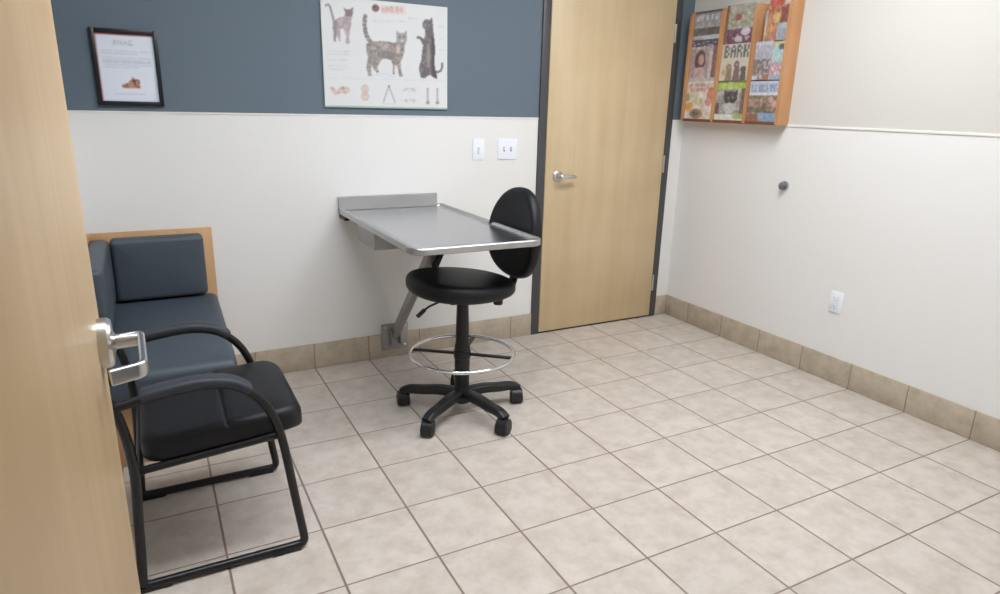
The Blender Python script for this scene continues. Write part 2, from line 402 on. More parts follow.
# ------------------------------------------------------------ exam table
TX0, TX1, TY0, TZ = .777, 1.370, .036, .873
t = thing('exam_table', 'wall-mounted stainless steel exam table with raised rim and slanted leg', 'table', (0, 0, 0))
def rr_out(i, rc=.058, back=True):
    x0, x1, y0, y1 = TX0+i, TX1-i, TY0+i, YW-.002-(i if back else 0); r = max(rc-i, .004); o = []
    for cx, cy_, a0, rad in ((x0+r, y0+r, 180, r), (x1-r, y0+r, 270, r)):
        for k in range(7): a = math.radians(a0+90*k/6); o.append((cx+rad*math.cos(a), cy_+rad*math.sin(a)))
    o += [(x1, y1), (x0, y1)]
    return o
bm = bmesh.new(); rings = []
for ins, z, bk in ((.006, TZ-.029, 0), (.0, TZ-.026, 0), (.0, TZ-.004, 0), (.003, TZ, 0), (.012, TZ, 0), (.015, TZ-.003, 0)):
    o = rr_out(ins, back=False); 
    rings.append([bm.verts.new((x, min(y, YW-.003), z)) for x, y in o])
for A, B in zip(rings, rings[1:]):
    for j in range(len(A)): bm.faces.new((A[j], A[(j+1) % len(A)], B[(j+1) % len(B)], B[j]))
bm.faces.new(rings[0][::-1]); bm.faces.new(rings[-1])
# sunken tray: inset the top face twice
top = rings[-1]; f_ = [f for f in bm.faces if set(f.verts) == set(top)][0]
bmesh.ops.inset_region(bm, faces=[f_], thickness=.020, depth=0); 
bmesh.ops.inset_region(bm, faces=[f_], thickness=.006, depth=-.010)
link('table_top', bm, m_steel, t, 30)
bm = bmesh.new(); box(bm, (TX0+.043, TY0+.043, TZ-.0145), (TX1-.043, YW-.046, TZ-.0125)); link('tray', bm, m_steel_tray, t, 30)
bm = bmesh.new(); prism(bm, [(YW-.002, TZ-.03), (YW-.002, TZ+.060), (YW-.012, TZ+.060), (YW-.021, TZ+.055), (YW-.023, TZ+.003), (YW-.023, TZ-.008)], TX0, 1.328, 'X')
link('backsplash', bm, m_steel, t, 25)
bm = bx((.815, .655, .742), (1.10, .925, .832), .003); link('under_box', bm, m_leg, t, 30)
bm = bx((.812, .70, .828), (.86, .90, .845)); link('shadow_gap_strip', bm, m_black_p, t, 0)  # black strip standing in for the shadow gap between box and table top
bm = bx((TX0-.003, .10, TZ-.024), (TX0+.001, .125, TZ-.006), .001); link('rim_clip', bm, m_leg, t, 30)
LX = 1.062
bm = bmesh.new(); a, b_ = Vector((LX, YW-.03, .135)), Vector((LX, .478, .818))
sweep(bm, [a, b_], rrect(.042, .042, .005), upv=(1, 0, 0)); link('leg', bm, m_leg, t, 30)
bm = bmesh.new(); prism(bm, [(.62, .675), (.50, .841), (.40, .841), (.57, .645), (.595, .632)], LX+.0215, LX+.036, 'X'); prism(bm, [(.62, .735), (.50, .841), (.36, .841), (.46, .79)], LX-.036, LX-.0215, 'X'); box(bm, (LX-.04, .36, .836), (LX+.04, .54, .8415)); link('leg_bracket', bm, m_black_p, t, 30); link('wall_bracket', bx((.782, 1.04, .822), (.806, YW-.003, .841)), m_black_p, t, 0)
bm = bmesh.new(); box(bm, (.990, YW-.022, .048), (1.145, YW-.011, .203), .002); box(bm, (LX-.030, YW-.062, .085), (LX-.024, YW-.02, .17)); box(bm, (LX+.024, YW-.062, .085), (LX+.030, YW-.02, .17))
wp = link('wall_plate', bm, m_leg, t, 30)
for dx in (-.058, .058):
    for dz in (-.058, .058):
        link('bolt', lathe(bmesh.new(), [(.008, 0), (.008, .004), (.005, .006)], 6, Matrix.Translation((1.0675+dx, YW-.022, .1255+dz)) @ Matrix.Rotation(PI/2, 4, 'X')), m_satin, wp, 30)

# ------------------------------------------------------------ stool
SX, SY = 1.119, .324
st = thing('drafting_stool', 'black five-star drafting stool with oval back and chrome foot ring', 'stool', (SX, SY, 0))
base = link('hub', lathe(bmesh.new(), [(.03, .05), (.045, .058), (.048, .095), (.036, .125), (.032, .15)], 28), m_black_p, st)
for k in range(5):
    a = math.radians(142+72*k); m_ = Matrix.Rotation(a, 4, 'Z'); bm = bmesh.new()
    pts = catmull([(.03, 0, .098), (.11, 0, .102), (.19, 0, .094), (.258, 0, .090), (.298, 0, .074)], 5); n = len(pts)
    sweep(bm, pts, rrect(.052, .040, .012), scales=[1.1-.24*i/(n-1) for i in range(n)]); xform(bm, m_)
    link('base_arm', bm, m_black_p, st, 50)
    bm = bmesh.new(); r_ = .290; sw = math.radians([30, -70, 20, -15, 60][k])
    mm = m_ @ Matrix.Translation((r_, 0, 0)) @ Matrix.Rotation(sw, 4, 'Z') @ Matrix.Translation((0, -.008, 0))
    for s_ in (-1, 1):
        lathe(bm, [(.020, -.012), (.027, -.010), (.029, -.004), (.029, .006), (.026, .012)], 20, mm @ Matrix.Translation((s_*.0175, 0, .029)) @ Matrix.Rotation(PI/2, 4, 'Y'))
    # hood over the twin wheels
    hb = bmesh.new(); P = [(.036*math.cos(math.radians(q)), .034+.040*math.sin(math.radians(q))) for q in range(0, 181, 20)] + [(-.036, .014), (-.024, .012), (.024, .012), (.036, .014)]
    prism(hb, P, -.026, .026, 'X'); xform(hb, mm)
    tmp = bpy.data.meshes.new('tmp'); hb.to_mesh(tmp); hb.free(); bm.from_mesh(tmp); bpy.data.meshes.remove(tmp)
    link('caster', bm, m_black_p, st, 40)
link('column', lathe(bmesh.new(), [(.034, .13), (.035, .22), (.036, .235), (.036, .335), (.033, .345), (.031, .36), (.030, .44), (.027, .535), (.027, .57)], 24), m_black_p, st, 50)
RZ_ = .298; RR = .242
ring = link('foot_ring', tube(bmesh.new(), [(RR*math.cos(2*PI*k/64), RR*math.sin(2*PI*k/64), RZ_) for k in range(64)], .0085, 12, True), m_chrome, st, 60)
for a in (-38, 142, 52):
    bm = bmesh.new(); ca, sa = math.cos(math.radians(a)), math.sin(math.radians(a))
    sweep(bm, [(.03*ca, .03*sa, RZ_-.002), (.237*ca, .237*sa, RZ_-.004)], rrect(.022, .010, .003)); link('ring_spoke', bm, m_black_p, st, 30)
link('ring_clamp', lathe(bmesh.new(), [(.0365, .275), (.040, .279), (.040, .314), (.0365, .318)], 24), m_black_p, st, 40)
def blob(cx, ax, by, e=2.5, taper=0., n=56):
    def f(i):
        o = []
        for k in range(n):
            a = 2*PI*k/n; c_, s_ = math.cos(a), math.sin(a)
            x = math.copysign(abs(c_)**(2/e), c_); y = math.copysign(abs(s_)**(2/e), s_)
            o.append((cx+x*(ax-i), y*(by-i)*(1-taper*x)))
        return o
    return f
SZ = .588
def seatfn(x, y, z):
    k = (x/.25)**2
    return (x, y, z + (.006*k if x < 0 else -.002*k) - (x+.1)*.085*(.25+.75*z/.078) - (.018*max(0, -x-.14)/.1 if 0 else 0))
bm = pad(.5, .48, .078, .2, .036, .006, seatfn, blob(.004, .247, .236, 2.15, .05), .03)
stz = math.radians(6)
seat = link('seat', xform(bm, Matrix.Translation((-.010, .0, SZ+.010)) @ Matrix.Rotation(stz, 4, 'Z')), m_black_v, st, 60)
link('seat_plate', xform(bx((-.10, -.075, .562), (.10, .075, .594), .006), Matrix.Rotation(stz, 4, 'Z')), m_black_p, st, 30)
# back support bar and oval back
bm = bmesh.new()
pts = fillet([(.02, 0, .573), (.262, 0, .568), (.292, 0, .66), (.312, 0, .80)], .05)
sweep(bm, pts, rrect(.052, .016, .005), upv=(0, 1, 0) if 0 else (0, 0, 1)); xform(bm, Matrix.Rotation(stz, 4, 'Z')); link('back_support', bm, m_black_p, st, 40)
def backfn(x, y, z):      # x = up, y = width, z = thickness towards the sitter
    return (x, y, z + .9*(y*y) + .12*x*x)
bm = pad(.43, .36, .058, .15, .028, .008, backfn, blob(0, .212, .192, 2.2, .10), .02)
# orient: local x -> up, local z -> -x
mo = Matrix.Rotation(stz, 4, 'Z') @ Matrix.Translation((.330, 0, .838)) @ Matrix.Rotation(math.radians(4), 4, 'Y') @ Matrix(((0, 0, -1, 0), (0, 1, 0, 0), (1, 0, 0, 0), (0, 0, 0, 1)))
link('backrest', xform(bm, mo), m_black_v, st, 60)
bm = bmesh.new(); tube(bm, [(-.10, -.03, .578), (-.18, -.045, .560), (-.215, -.05, .543)], .005, 8); link('height_lever', bm, m_tube, st, 60)
bm = bmesh.new(); sweep(bm, [(-.205, -.048, .548), (-.222, -.052, .536), (-.242, -.057, .524)], rrect(.020, .014, .005)); link('lever_grip', bm, m_black_p, st, 60)
link('tilt_knob', lathe(bmesh.new(), [(.02, .545), (.022, .55), (.022, .572)], 20, Matrix.Translation((.135, -.09, 0))), m_black_p, st, 40)

# ------------------------------------------------------------ guest chair (sled base)
gc = thing('guest_chair', 'black vinyl guest chair with looped arms and sled base', 'chair', (0, -.107, 0))
HY = .263
prof = [(-.335, .82), (-.292, .70), (-.242, .585), (-.218, .42), (-.226, .21), (-.236, .035)]
armp = [(-.262, .594), (-.19, .606), (-.115, .618), (-.024, .624), (.055, .610), (.114, .571), (.158, .506), (.187, .405), (.213, .20), (.231, .06)]
for s_, nm in ((-1, 0), (1, 1)):
    y = s_*HY
    bm = bmesh.new()
    P = catmull([(x, y, z) for x, z in armp], 5)
    low = fillet([(.2305, y, .065), (.236, y, .016), (-.238, y, .016), (-.234, y, .07)], .045, 7)
    back = catmull([(x, y, z) for x, z in reversed(prof)], 5)
    tube(bm, P[:-1]+low+back[1:], .0135, 12, upv=(0, 1, 0)); link('side_frame', bm, m_tube, gc, 60)
    bm = bmesh.new(); Q = catmull([(x, y, z+.012) for x, z in [(-.178, .608), (-.115, .618), (-.024, .624), (.055, .610), (.106, .577)]], 6); n = len(Q)
    sweep(bm, Q, rrect(.058, .030, .011), scales=[.8 if i in (0, n-1) else 1 for i in range(n)]); link('arm_pad', bm, m_pad, gc, 50)
    for x in (-.205, .175):
        bm = bx((x-.045, y-.015, 0), (x+.045, y+.015, .014), .003); link('glide', bm, m_black_p, gc, 30)
bm = bmesh.new()
for x, z in ((.185, .405), (-.205, .375)): tube(bm, [(x, -HY, z), (x, HY, z)], .010, 10)
for y in (-.12, .12): box(bm, (-.2, y-.015, .375), (.18, y+.015, .392))
for y in (-.235, .235): tube(bm, [(-.21, y, .378), (.19, y, .408)], .012, 10)
link('cross_frame', bm, m_tube, gc, 50)
def gseat(x, y, z):
    z2 = z + .07*(x+.02) ; g = math.exp(-(x/.006)**2)*(1 if z > .05 else 0)*.006 if 0 else 0
    gr = max(0, 1-abs(x-.005)/.008)*.008 if z > .055 else 0
    front = -.03*max(0, (x-.17)/.08)**2
    return (x, y, z2-gr+front)
def dense_pad(w_, d_, h_, rc, re, bulge, fn):
    bm = pad(w_, d_, h_, rc, re, bulge); es = [e for e in bm.edges]
    for xx in (-.02, -.005, .005, .015, .03):
        bmesh.ops.bisect_plane(bm, geom=list(bm.verts)+list(bm.edges)+list(bm.faces), plane_co=(xx, 0, 0), plane_no=(1, 0, 0))
    for v in bm.verts: v.co = Vector(fn(*v.co))
    return bm
bm = dense_pad(.465, .47, .080, .07, .03, .012, gseat)
link('seat', xform(bm, Matrix.Translation((.035, .0, .397))), m_black_v, gc, 60)
bm = pad(.27, .43, .045, .07, .02, .008, lambda x, y, z: (x, y, z+.25*y*y))
mo = Matrix.Translation((-.325, 0, .735)) @ Matrix.Rotation(math.radians(-14), 4, 'Y') @ Matrix(((0, 0, 1, 0), (0, 1, 0, 0), (1, 0, 0, 0), (0, 0, 0, 1)))
link('backrest', xform(bm, mo), m_black_v, gc, 60)

# ------------------------------------------------------------ corner bench
bn = thing('corner_bench', 'slate blue padded corner bench with blond wood back boards', 'bench', (0, 0, 0))
BX1, BY0 = .150, .385
bm = bmesh.new(); box(bm, (XL+.013, BY0+.05, .0), (BX1-.035, YW-.013, .335), .002); link('base', bm, m_benchwood, bn, 30)
bm = bx((XL+.002, YW-.020, .36), (.155, YW-.013, .815), .002) if 0 else bx((XL+.002, YW-.022, .30), (.155, YW-.011, .815), .002)
link('back_board', bm, m_benchwood, bn, 30)
link('side_board', bx((XL+.011, .40, .30), (XL+.022, YW-.024, .815), .002), m_benchwood, bn, 30)
def bseat(x, y, z): return (x, y, z - .005 + .045*(y/.36) - .010*(max(0, -y-.25)/.1)**2)
ys0, ys1 = BY0, YW-.026
bm = pad(BX1-(XL+.024), ys1-ys0, .105, .03, .028, .008, bseat)
link('seat_cushion', xform(bm, Matrix.Translation(((BX1+XL+.024)/2, (ys0+ys1)/2, .336+.016))), m_slate, bn, 60)
# cushion on the back board
bm = pad(.385, .29, .075, .022, .024, .006)
mo = Matrix.Translation((-.082, YW-.0225, .648)) @ Matrix(((1, 0, 0, 0), (0, 0, -1, 0), (0, 1, 0, 0), (0, 0, 0, 1)))
link('back_cushion', xform(bm, mo), m_slate, bn, 60)
bm = pad(.64, .29, .075, .022, .024, .006)
mo = Matrix.Translation((XL+.0225, (YW-.03+.44)/2+.005, .648)) @ Matrix(((0, 0, 1, 0), (1, 0, 0, 0), (0, 1, 0, 0), (0, 0, 0, 1)))
link('back_cushion', xform(bm, mo), m_slate, bn, 60)

# ------------------------------------------------------------ wall plates
def plate(name, loc, rz, w_, kind, label, cat):
    t = thing(name, label, cat, loc, rz); h = .117        # local: x along wall, -y out of wall
    bm = bx((-w_/2, -.006, -h/2), (w_/2, 0, h/2), .0025); link('cover_plate', bm, m_white_p, t, 40)
    if kind == 'toggle1':
        link('toggle', bx((-.005, -.016, -.024), (.005, -.006, -.008), .0015), m_white_p, t, 40)
        link('toggle_slot', bx((-.006, -.0066, -.026), (.006, -.006, .012)), mat('grey_slot', (190, 196, 204), .6), t, 0)
    if kind == 'toggle2':
        for dx in (-.023, .023):
            link('toggle_slot', bx((dx-.006, -.0066, -.013), (dx+.006, -.006, .013)), m_slot if 0 else mat('slot_shadow', (150, 156, 166), .6), t, 0)
            link('toggle', bx((dx-.0045, -.017, -.004), (dx+.0045, -.006, .010), .0015), m_white_p, t, 40)
    if kind == 'outlet':
        for dz in (-.02, .02):
            r = link('receptacle', bx((-.0165, -.0085, dz-.0145), (.0165, -.006, dz+.0145), .003), m_white_p, t, 40)
            bm = bmesh.new(); box(bm, (-.0085, -.0092, dz-.004), (-.0065, -.0084, dz+.006)); box(bm, (.0065, -.0092, dz-.004), (.0085, -.0084, dz+.006)); box(bm, (-.0025, -.0092, dz-.011), (.0025, -.0084, dz-.007))
            link('slot', bm, m_slot, r, 0)
    return t
plate('switch_plate', (1.589, YW, 1.168), 0, .075, 'toggle1', 'narrow single white switch plate on the cream back wall', 'light switch')
plate('switch_plate', (1.777, YW, 1.168), 0, .125, 'toggle2', 'wide double white switch plate nearest the maple door', 'light switch')
plate('wall_outlet', (XR, -.150, .441), -PI/2, .075, 'outlet', 'white electrical outlet low on the right-hand wall', 'outlet')
# door bumper on the right wall
t = thing('wall_bumper', 'round dark metal door bumper on the cream right wall', 'door stop', (XR, .283, 1.012))
rot = Matrix.Rotation(-PI/2, 4, 'Y')
link('mount', lathe(bmesh.new(), [(.027, 0), (.027, .008), (.023, .014)], 24, rot), mat('dark_chrome', (170, 172, 176), .25, 1.), t, 40)
link('rubber_pad', lathe(bmesh.new(), [(.018, .012), (.020, .018), (.020, .030), (.014, .036), (.006, .037)], 24, rot), mat('grey_rubber', (104, 106, 110), .4), t, 40)

# ------------------------------------------------------------ framed notice on the left
FX0, FX1, FZ0, FZ1 = -.243, .013, 1.371, 1.685
fr = thing('framed_notice', 'black-framed white notice with a small brown animal picture', 'picture', ((FX0+FX1)/2, YW, FZ0))
cx = (FX0+FX1)/2; hw = (FX1-FX0)/2; hh = FZ1-FZ0; bw = .018
bm = bmesh.new()
box(bm, (-hw, -.018, 0), (-hw+bw, -.001, hh), .002); box(bm, (hw-bw, -.018, 0), (hw, -.001, hh), .002)
box(bm, (-hw+bw, -.018, 0), (hw-bw, -.001, bw), .002); box(bm, (-hw+bw, -.018, hh-bw), (hw-bw, -.001, hh), .002)
link('frame', bm, m_dark, fr, 30)
link('backing', bx((-hw+bw-.002, -.008, bw-.002), (hw-bw+.002, -.001, hh-bw+.002)), m_paper, fr, 0)
def notice(U, V):
    C_ = np.zeros(U.shape+(3,)); C_[:] = (226, 230, 240); X, Y = U, V
    ink(C_, (X > .96) | (Y > .975), (205, 226, 232)); ink(C_, Y < .022, (176, 96, 88)); ink(C_, X < .02, (176, 110, 104))
    rs = np.random.RandomState(3)
    for k, st_ in enumerate(([(1, 0), (0, .3), (1, .7), (0, 1)], [(0, 1), (0, 0), (1, 1), (1, 0)], [(0, 1), (.5, 0), (1, 1)], [(1, 0), (0, 0), (0, 1), (1, 1)])):   # pale unreadable heading
        x0 = .30+k*.09
        ink(C_, in_cap(X, Y, [(x0+.055*a, .10+.055*b) for a, b in st_], .009), (188, 190, 198))
    for y in (.255, .29, .35, .385, .42, .46, .495):
        m_ = (np.abs(Y-y) < .010) & (X > .08) & (X < (.92 if y not in (.29, .495) else .70)) & (vnoise(X, Y*0+y, 60, 5) > .25)
        ink(C_, m_, (198, 201, 212))
    ink(C_, (np.abs(Y-.89) < .008) & (X > .22) & (X < .78), (196, 200, 210))
    p = [(.36, .79), (.37, .755), (.44, .735), (.50, .70), (.55, .665), (.57, .63), (.60, .665), (.66, .665), (.69, .70), (.67, .745), (.68, .795), (.5, .80)]
    m_ = in_poly(X, Y, p); ink(C_, m_, (150, 98, 80)); ink(C_, m_ & (vnoise(X, Y, 22, 2) > .6), (186, 140, 118)); ink(C_, m_ & (vnoise(X, Y, 30, 9) > .75), (96, 60, 50))
    return C_
print_sheet('printed_page', (-hw+bw, -.0085, hh-bw), (1, 0, 0), (0, 0, -1), 2*(hw-bw), hh-2*bw, 66, 84, notice, m_print, fr)

# ------------------------------------------------------------ cat poster
PX0, PX1, PZ0, PZ1 = .732, 1.393, 1.382, 1.896
po = thing('cat_poster', 'white mounted wall poster with three drawn cats', 'poster', ((PX0+PX1)/2, YW, PZ0))
pw, ph = PX1-PX0, PZ1-PZ0
link('board', bx((-pw/2, -.012, 0), (pw/2, -.001, ph), .001), m_board, po, 0)
def poster(U, V):
    TOPL, TOPR = 0, 40
    T = TOPL+(TOPR-TOPL)*U; xl = 62+16*V; xr = 685-5*V; X = xl+(xr-xl)*U; Y = T+(530-T)*V
    C_ = np.zeros(U.shape+(3,)); C_[:] = (214, 216, 216)
    ink(C_, (U < .012) | (U > .988), (214, 222, 214)); ink(C_, V > .988, (140, 178, 152)); ink(C_, V < .012, (210, 216, 212))
    n1, n2 = vnoise(X, Y, .05, 1), vnoise(X, Y, .12, 2)
    # faint caption lines
    for (x0, x1, y) in ((90, 200, 258), (90, 190, 272), (90, 180, 300), (96, 185, 330), (96, 170, 345), (480, 530, 95), (300, 470, 110), (640, 672, 130), (640, 668, 190), (640, 670, 240)):
        ink(C_, (X > x0) & (X < x1) & (np.abs(Y-y) < 2.2), (194, 197, 203))
    ink(C_, (np.abs(Y-388) < 1.6) & (X > 90) & (X < 668), (200, 203, 208))
    ink(C_, (np.abs(Y-(T+28)) < 1.4) & (X > 90), (216, 218, 218))
    # banner with unreadable red capitals
    ink(C_, (X > 345) & (X < 468) & (Y > 36) & (Y < 77), (222, 200, 192))
    for k in range(8):
        x0 = 350+k*13.2
        ink(C_, (X > x0) & (X < x0+3.4) & (Y > 42) & (Y < 70), (206, 128, 116))
        if k % 3 != 1: ink(C_, (X > x0) & (X < x0+9.5) & (np.abs(Y-(45 if k % 2 else 56)) < 3), (206, 128, 116))
        if k % 2: ink(C_, (X > x0+7) & (X < x0+10) & (Y > 44) & (Y < 68), (210, 136, 124))
    ink(C_, in_ell(X, Y, 319, 51, 18, 17), (118, 66, 58)); ink(C_, in_ell(X, Y, 314, 46, 7, 6), (70, 40, 38))
    # left cat
    c1 = in_cap(X, Y, [(86, 46), (96, 40), (106, 52), (113, 78), (119, 105), (126, 140)], 4.5)
    c1 |= in_poly(X, Y, [(118, 132), (128, 112), (148, 100), (165, 96), (176, 84), (172, 66), (167, 50), (180, 62), (194, 62), (213, 50), (211, 78), (204, 100), (202, 130), (194, 165), (190, 195), (196, 218), (180, 224), (176, 216), (177, 186), (164, 150), (152, 152), (150, 180), (154, 205), (145, 212), (136, 186), (134, 180), (128, 214), (120, 210), (121, 172), (116, 150)])
    ink(C_, c1, (158, 138, 142)); ink(C_, c1 & (n2 > .55), (182, 158, 162)); ink(C_, c1 & (X < 136), (132, 116, 120)); ink(C_, c1 & (Y < 92) & (X > 160), (118, 98, 102))
    # middle cat
    tl = in_cap(X, Y, [(269, 90), (265, 125), (267, 155), (276, 185), (292, 210)], 9.5)
    body = in_poly(X, Y, [(272, 222), (290, 206), (330, 206), (380, 207), (418, 212), (421, 190), (420, 152), (431, 162), (448, 166), (460, 162), (473, 152), (474, 185), (470, 205), (461, 222), (459, 255), (447, 288), (440, 305), (441, 340), (450, 366), (448, 374), (432, 373), (428, 342), (420, 318), (412, 322), (409, 350), (412, 362), (398, 362), (400, 320), (394, 296), (372, 288), (348, 290), (336, 308), (322, 330), (333, 352), (322, 358), (308, 344), (302, 326), (292, 334), (294, 362), (298, 374), (280, 374), (272, 330), (280, 285), (272, 250)])
    c2 = tl | body
    ink(C_, c2, (142, 132, 126)); ink(C_, c2 & (n2 > .52), (116, 108, 106)); ink(C_, c2 & (n1 > .62), (176, 152, 140)); ink(C_, body & in_ell(X, Y, 427, 240, 12, 22), (196, 172, 158))
    n4 = vnoise(X, Y, .22, 5); ink(C_, body & in_ell(X, Y, 368, 272, 44, 22), (108, 98, 96), .8); ink(C_, body & (n4 > .6), (112, 104, 104), .6); ink(C_, body & (n4 < .3), (178, 160, 150), .5); ink(C_, tl & (np.sin(Y*.35) > .2), (104, 98, 100))
    ink(C_, body & (Y < 212) & (X > 418), (150, 144, 142)); 
    for ex in (437, 458): ink(C_, in_ell(X, Y, ex, 183, 4, 4), (70, 66, 66))
    ink(C_, in_ell(X, Y, 448, 200, 8, 5), (196, 186, 182))
    ink(C_, in_cap(X, Y, [(300, 372), (350, 360), (405, 372)], 4) & ~c2, (200, 202, 216), .8)
    # standing dark cat
    c3 = in_ell(X, Y, 577, 122, 24, 25) | in_poly(X, Y, [(588, 104), (603, 86), (609, 128), (590, 122)])
    c3 |= in_poly(X, Y, [(568, 140), (606, 122), (613, 180), (619, 235), (614, 300), (618, 335), (628, 368), (628, 380), (612, 376), (592, 362), (575, 368), (560, 380), (542, 374), (535, 345), (536, 315), (546, 290), (550, 250), (556, 218), (548, 206), (538, 190), (524, 190), (520, 182), (530, 176), (545, 180), (560, 192), (568, 170)])
    t3 = in_cap(X, Y, [(612, 342), (632, 348), (648, 340), (655, 322), (654, 304)], 4.5)
    ink(C_, c3 | t3, (84, 78, 82)); ink(C_, c3 & (n2 > .6), (110, 100, 100)); ink(C_, c3 & in_ell(X, Y, 583, 270, 9, 60), (132, 120, 114)); ink(C_, c3 & (X > 600) & (Y > 180), (60, 54, 58))
    ink(C_, c3 & in_ell(X, Y, 566, 126, 8, 10), (122, 112, 114))
    # row of small studies along the bottom
    m_ = in_ell(X, Y, 165, 445, 28, 18) | in_cap(X, Y, [(108, 438), (125, 460), (145, 452)], 9)
    ink(C_, m_, (212, 184, 170)); ink(C_, m_ & (n2 > .6), (204, 146, 122)); ink(C_, in_ell(X, Y, 160, 436, 9, 7), (168, 140, 96))
    for y in (438, 474): ink(C_, in_ell(X, Y, 264, y, 19, 22) & ~in_ell(X, Y, 264, y, 9, 12), (204, 180, 162))
    ink(C_, in_ell(X, Y, 264, 456, 6, 30), (212, 176, 142))
    ink(C_, in_cap(X, Y, [(352, 500), (380, 420), (410, 500)], 2.4), (150, 150, 152)); ink(C_, in_ell(X, Y, 380, 422, 6, 7), (130, 130, 134))
    ink(C_, in_cap(X, Y, [(345, 507), (415, 507)], 2.4), (190, 192, 196))
    for y in (438, 490):
        ink(C_, (X > 450) & (X < 512) & (np.abs(Y-y) < 9) & (vnoise(X, Y, .15, 8) > .4), (184, 184, 186)); ink(C_, (X > 432) & (X < 530) & (np.abs(Y-y) < 1.4), (196, 196, 200))
    for x in (578, 629):
        ink(C_, in_poly(X, Y, [(x-5, 425), (x+5, 425), (x+4, 470), (x+8, 505), (x-8, 505), (x-4, 470)]), (176, 160, 160)); ink(C_, in_ell(X, Y, x, 432, 6, 7), (190, 140, 134)); ink(C_, in_ell(X, Y, x, 498, 9, 6), (128, 124, 128))
    C_ = 214+(C_-214)*.85; g_ = C_.mean(2, keepdims=True); return g_+(C_-g_)*.72
print_sheet('printed_sheet', (-pw/2+.001, -.0125, ph-.001), (1, 0, 0), (0, 0, -1), pw-.002, ph-.002, 190, 148, poster, m_print, po)

# ------------------------------------------------------------ magazine rack
RY0, RY1, RZ0, RZ1, RD = .318, 1.085, 1.341, 1.995, .088
rk = thing('magazine_rack', 'honey oak wall rack with three columns of pockets', 'magazine rack', (XR, 0, 0))
link('back_panel', bx((-.010, RY0+.005, RZ0+.01), (-.001, RY1-.005, RZ1-.02), .001), m_oak, rk, 0)
DIV = [RY1-.0125, .813, .562, RY0+.0125]
for y in DIV:
    bm = bmesh.new(); prism(bm, [(-.001, RZ0), (-RD, RZ0+.004), (-RD-.004, RZ0+.02), (-RD-.004, RZ1-.03), (-RD+.01, RZ1-.002), (-.001, RZ1)], y-.0105, y+.0105, 'Y')
    link('divider', bm, m_oak, rk, 30)
TIER = [RZ0+.012, RZ0+.243, RZ0+.448]
TX = [-.074, -.052, -.030]                  # how far out each tier's cover stands
for c_ in range(3):
    ya, yb = DIV[c_]-.011, DIV[c_+1]+.011
    for k, z in enumerate(TIER):
        bm = bmesh.new(); x0 = [-RD+.002, -.068, -.064][k]
        box(bm, (x0, yb, z-.012), (-.010, ya, z-.004)); link('pocket_shelf', bm, m_oak, rk, 0)
        if k == 0: box_ = bx((x0-.004, yb, z-.010), (x0, ya, z+.006)); link('pocket_lip', box_, mat('dark_oak_lip', (120, 70, 44), .5), rk, 0)

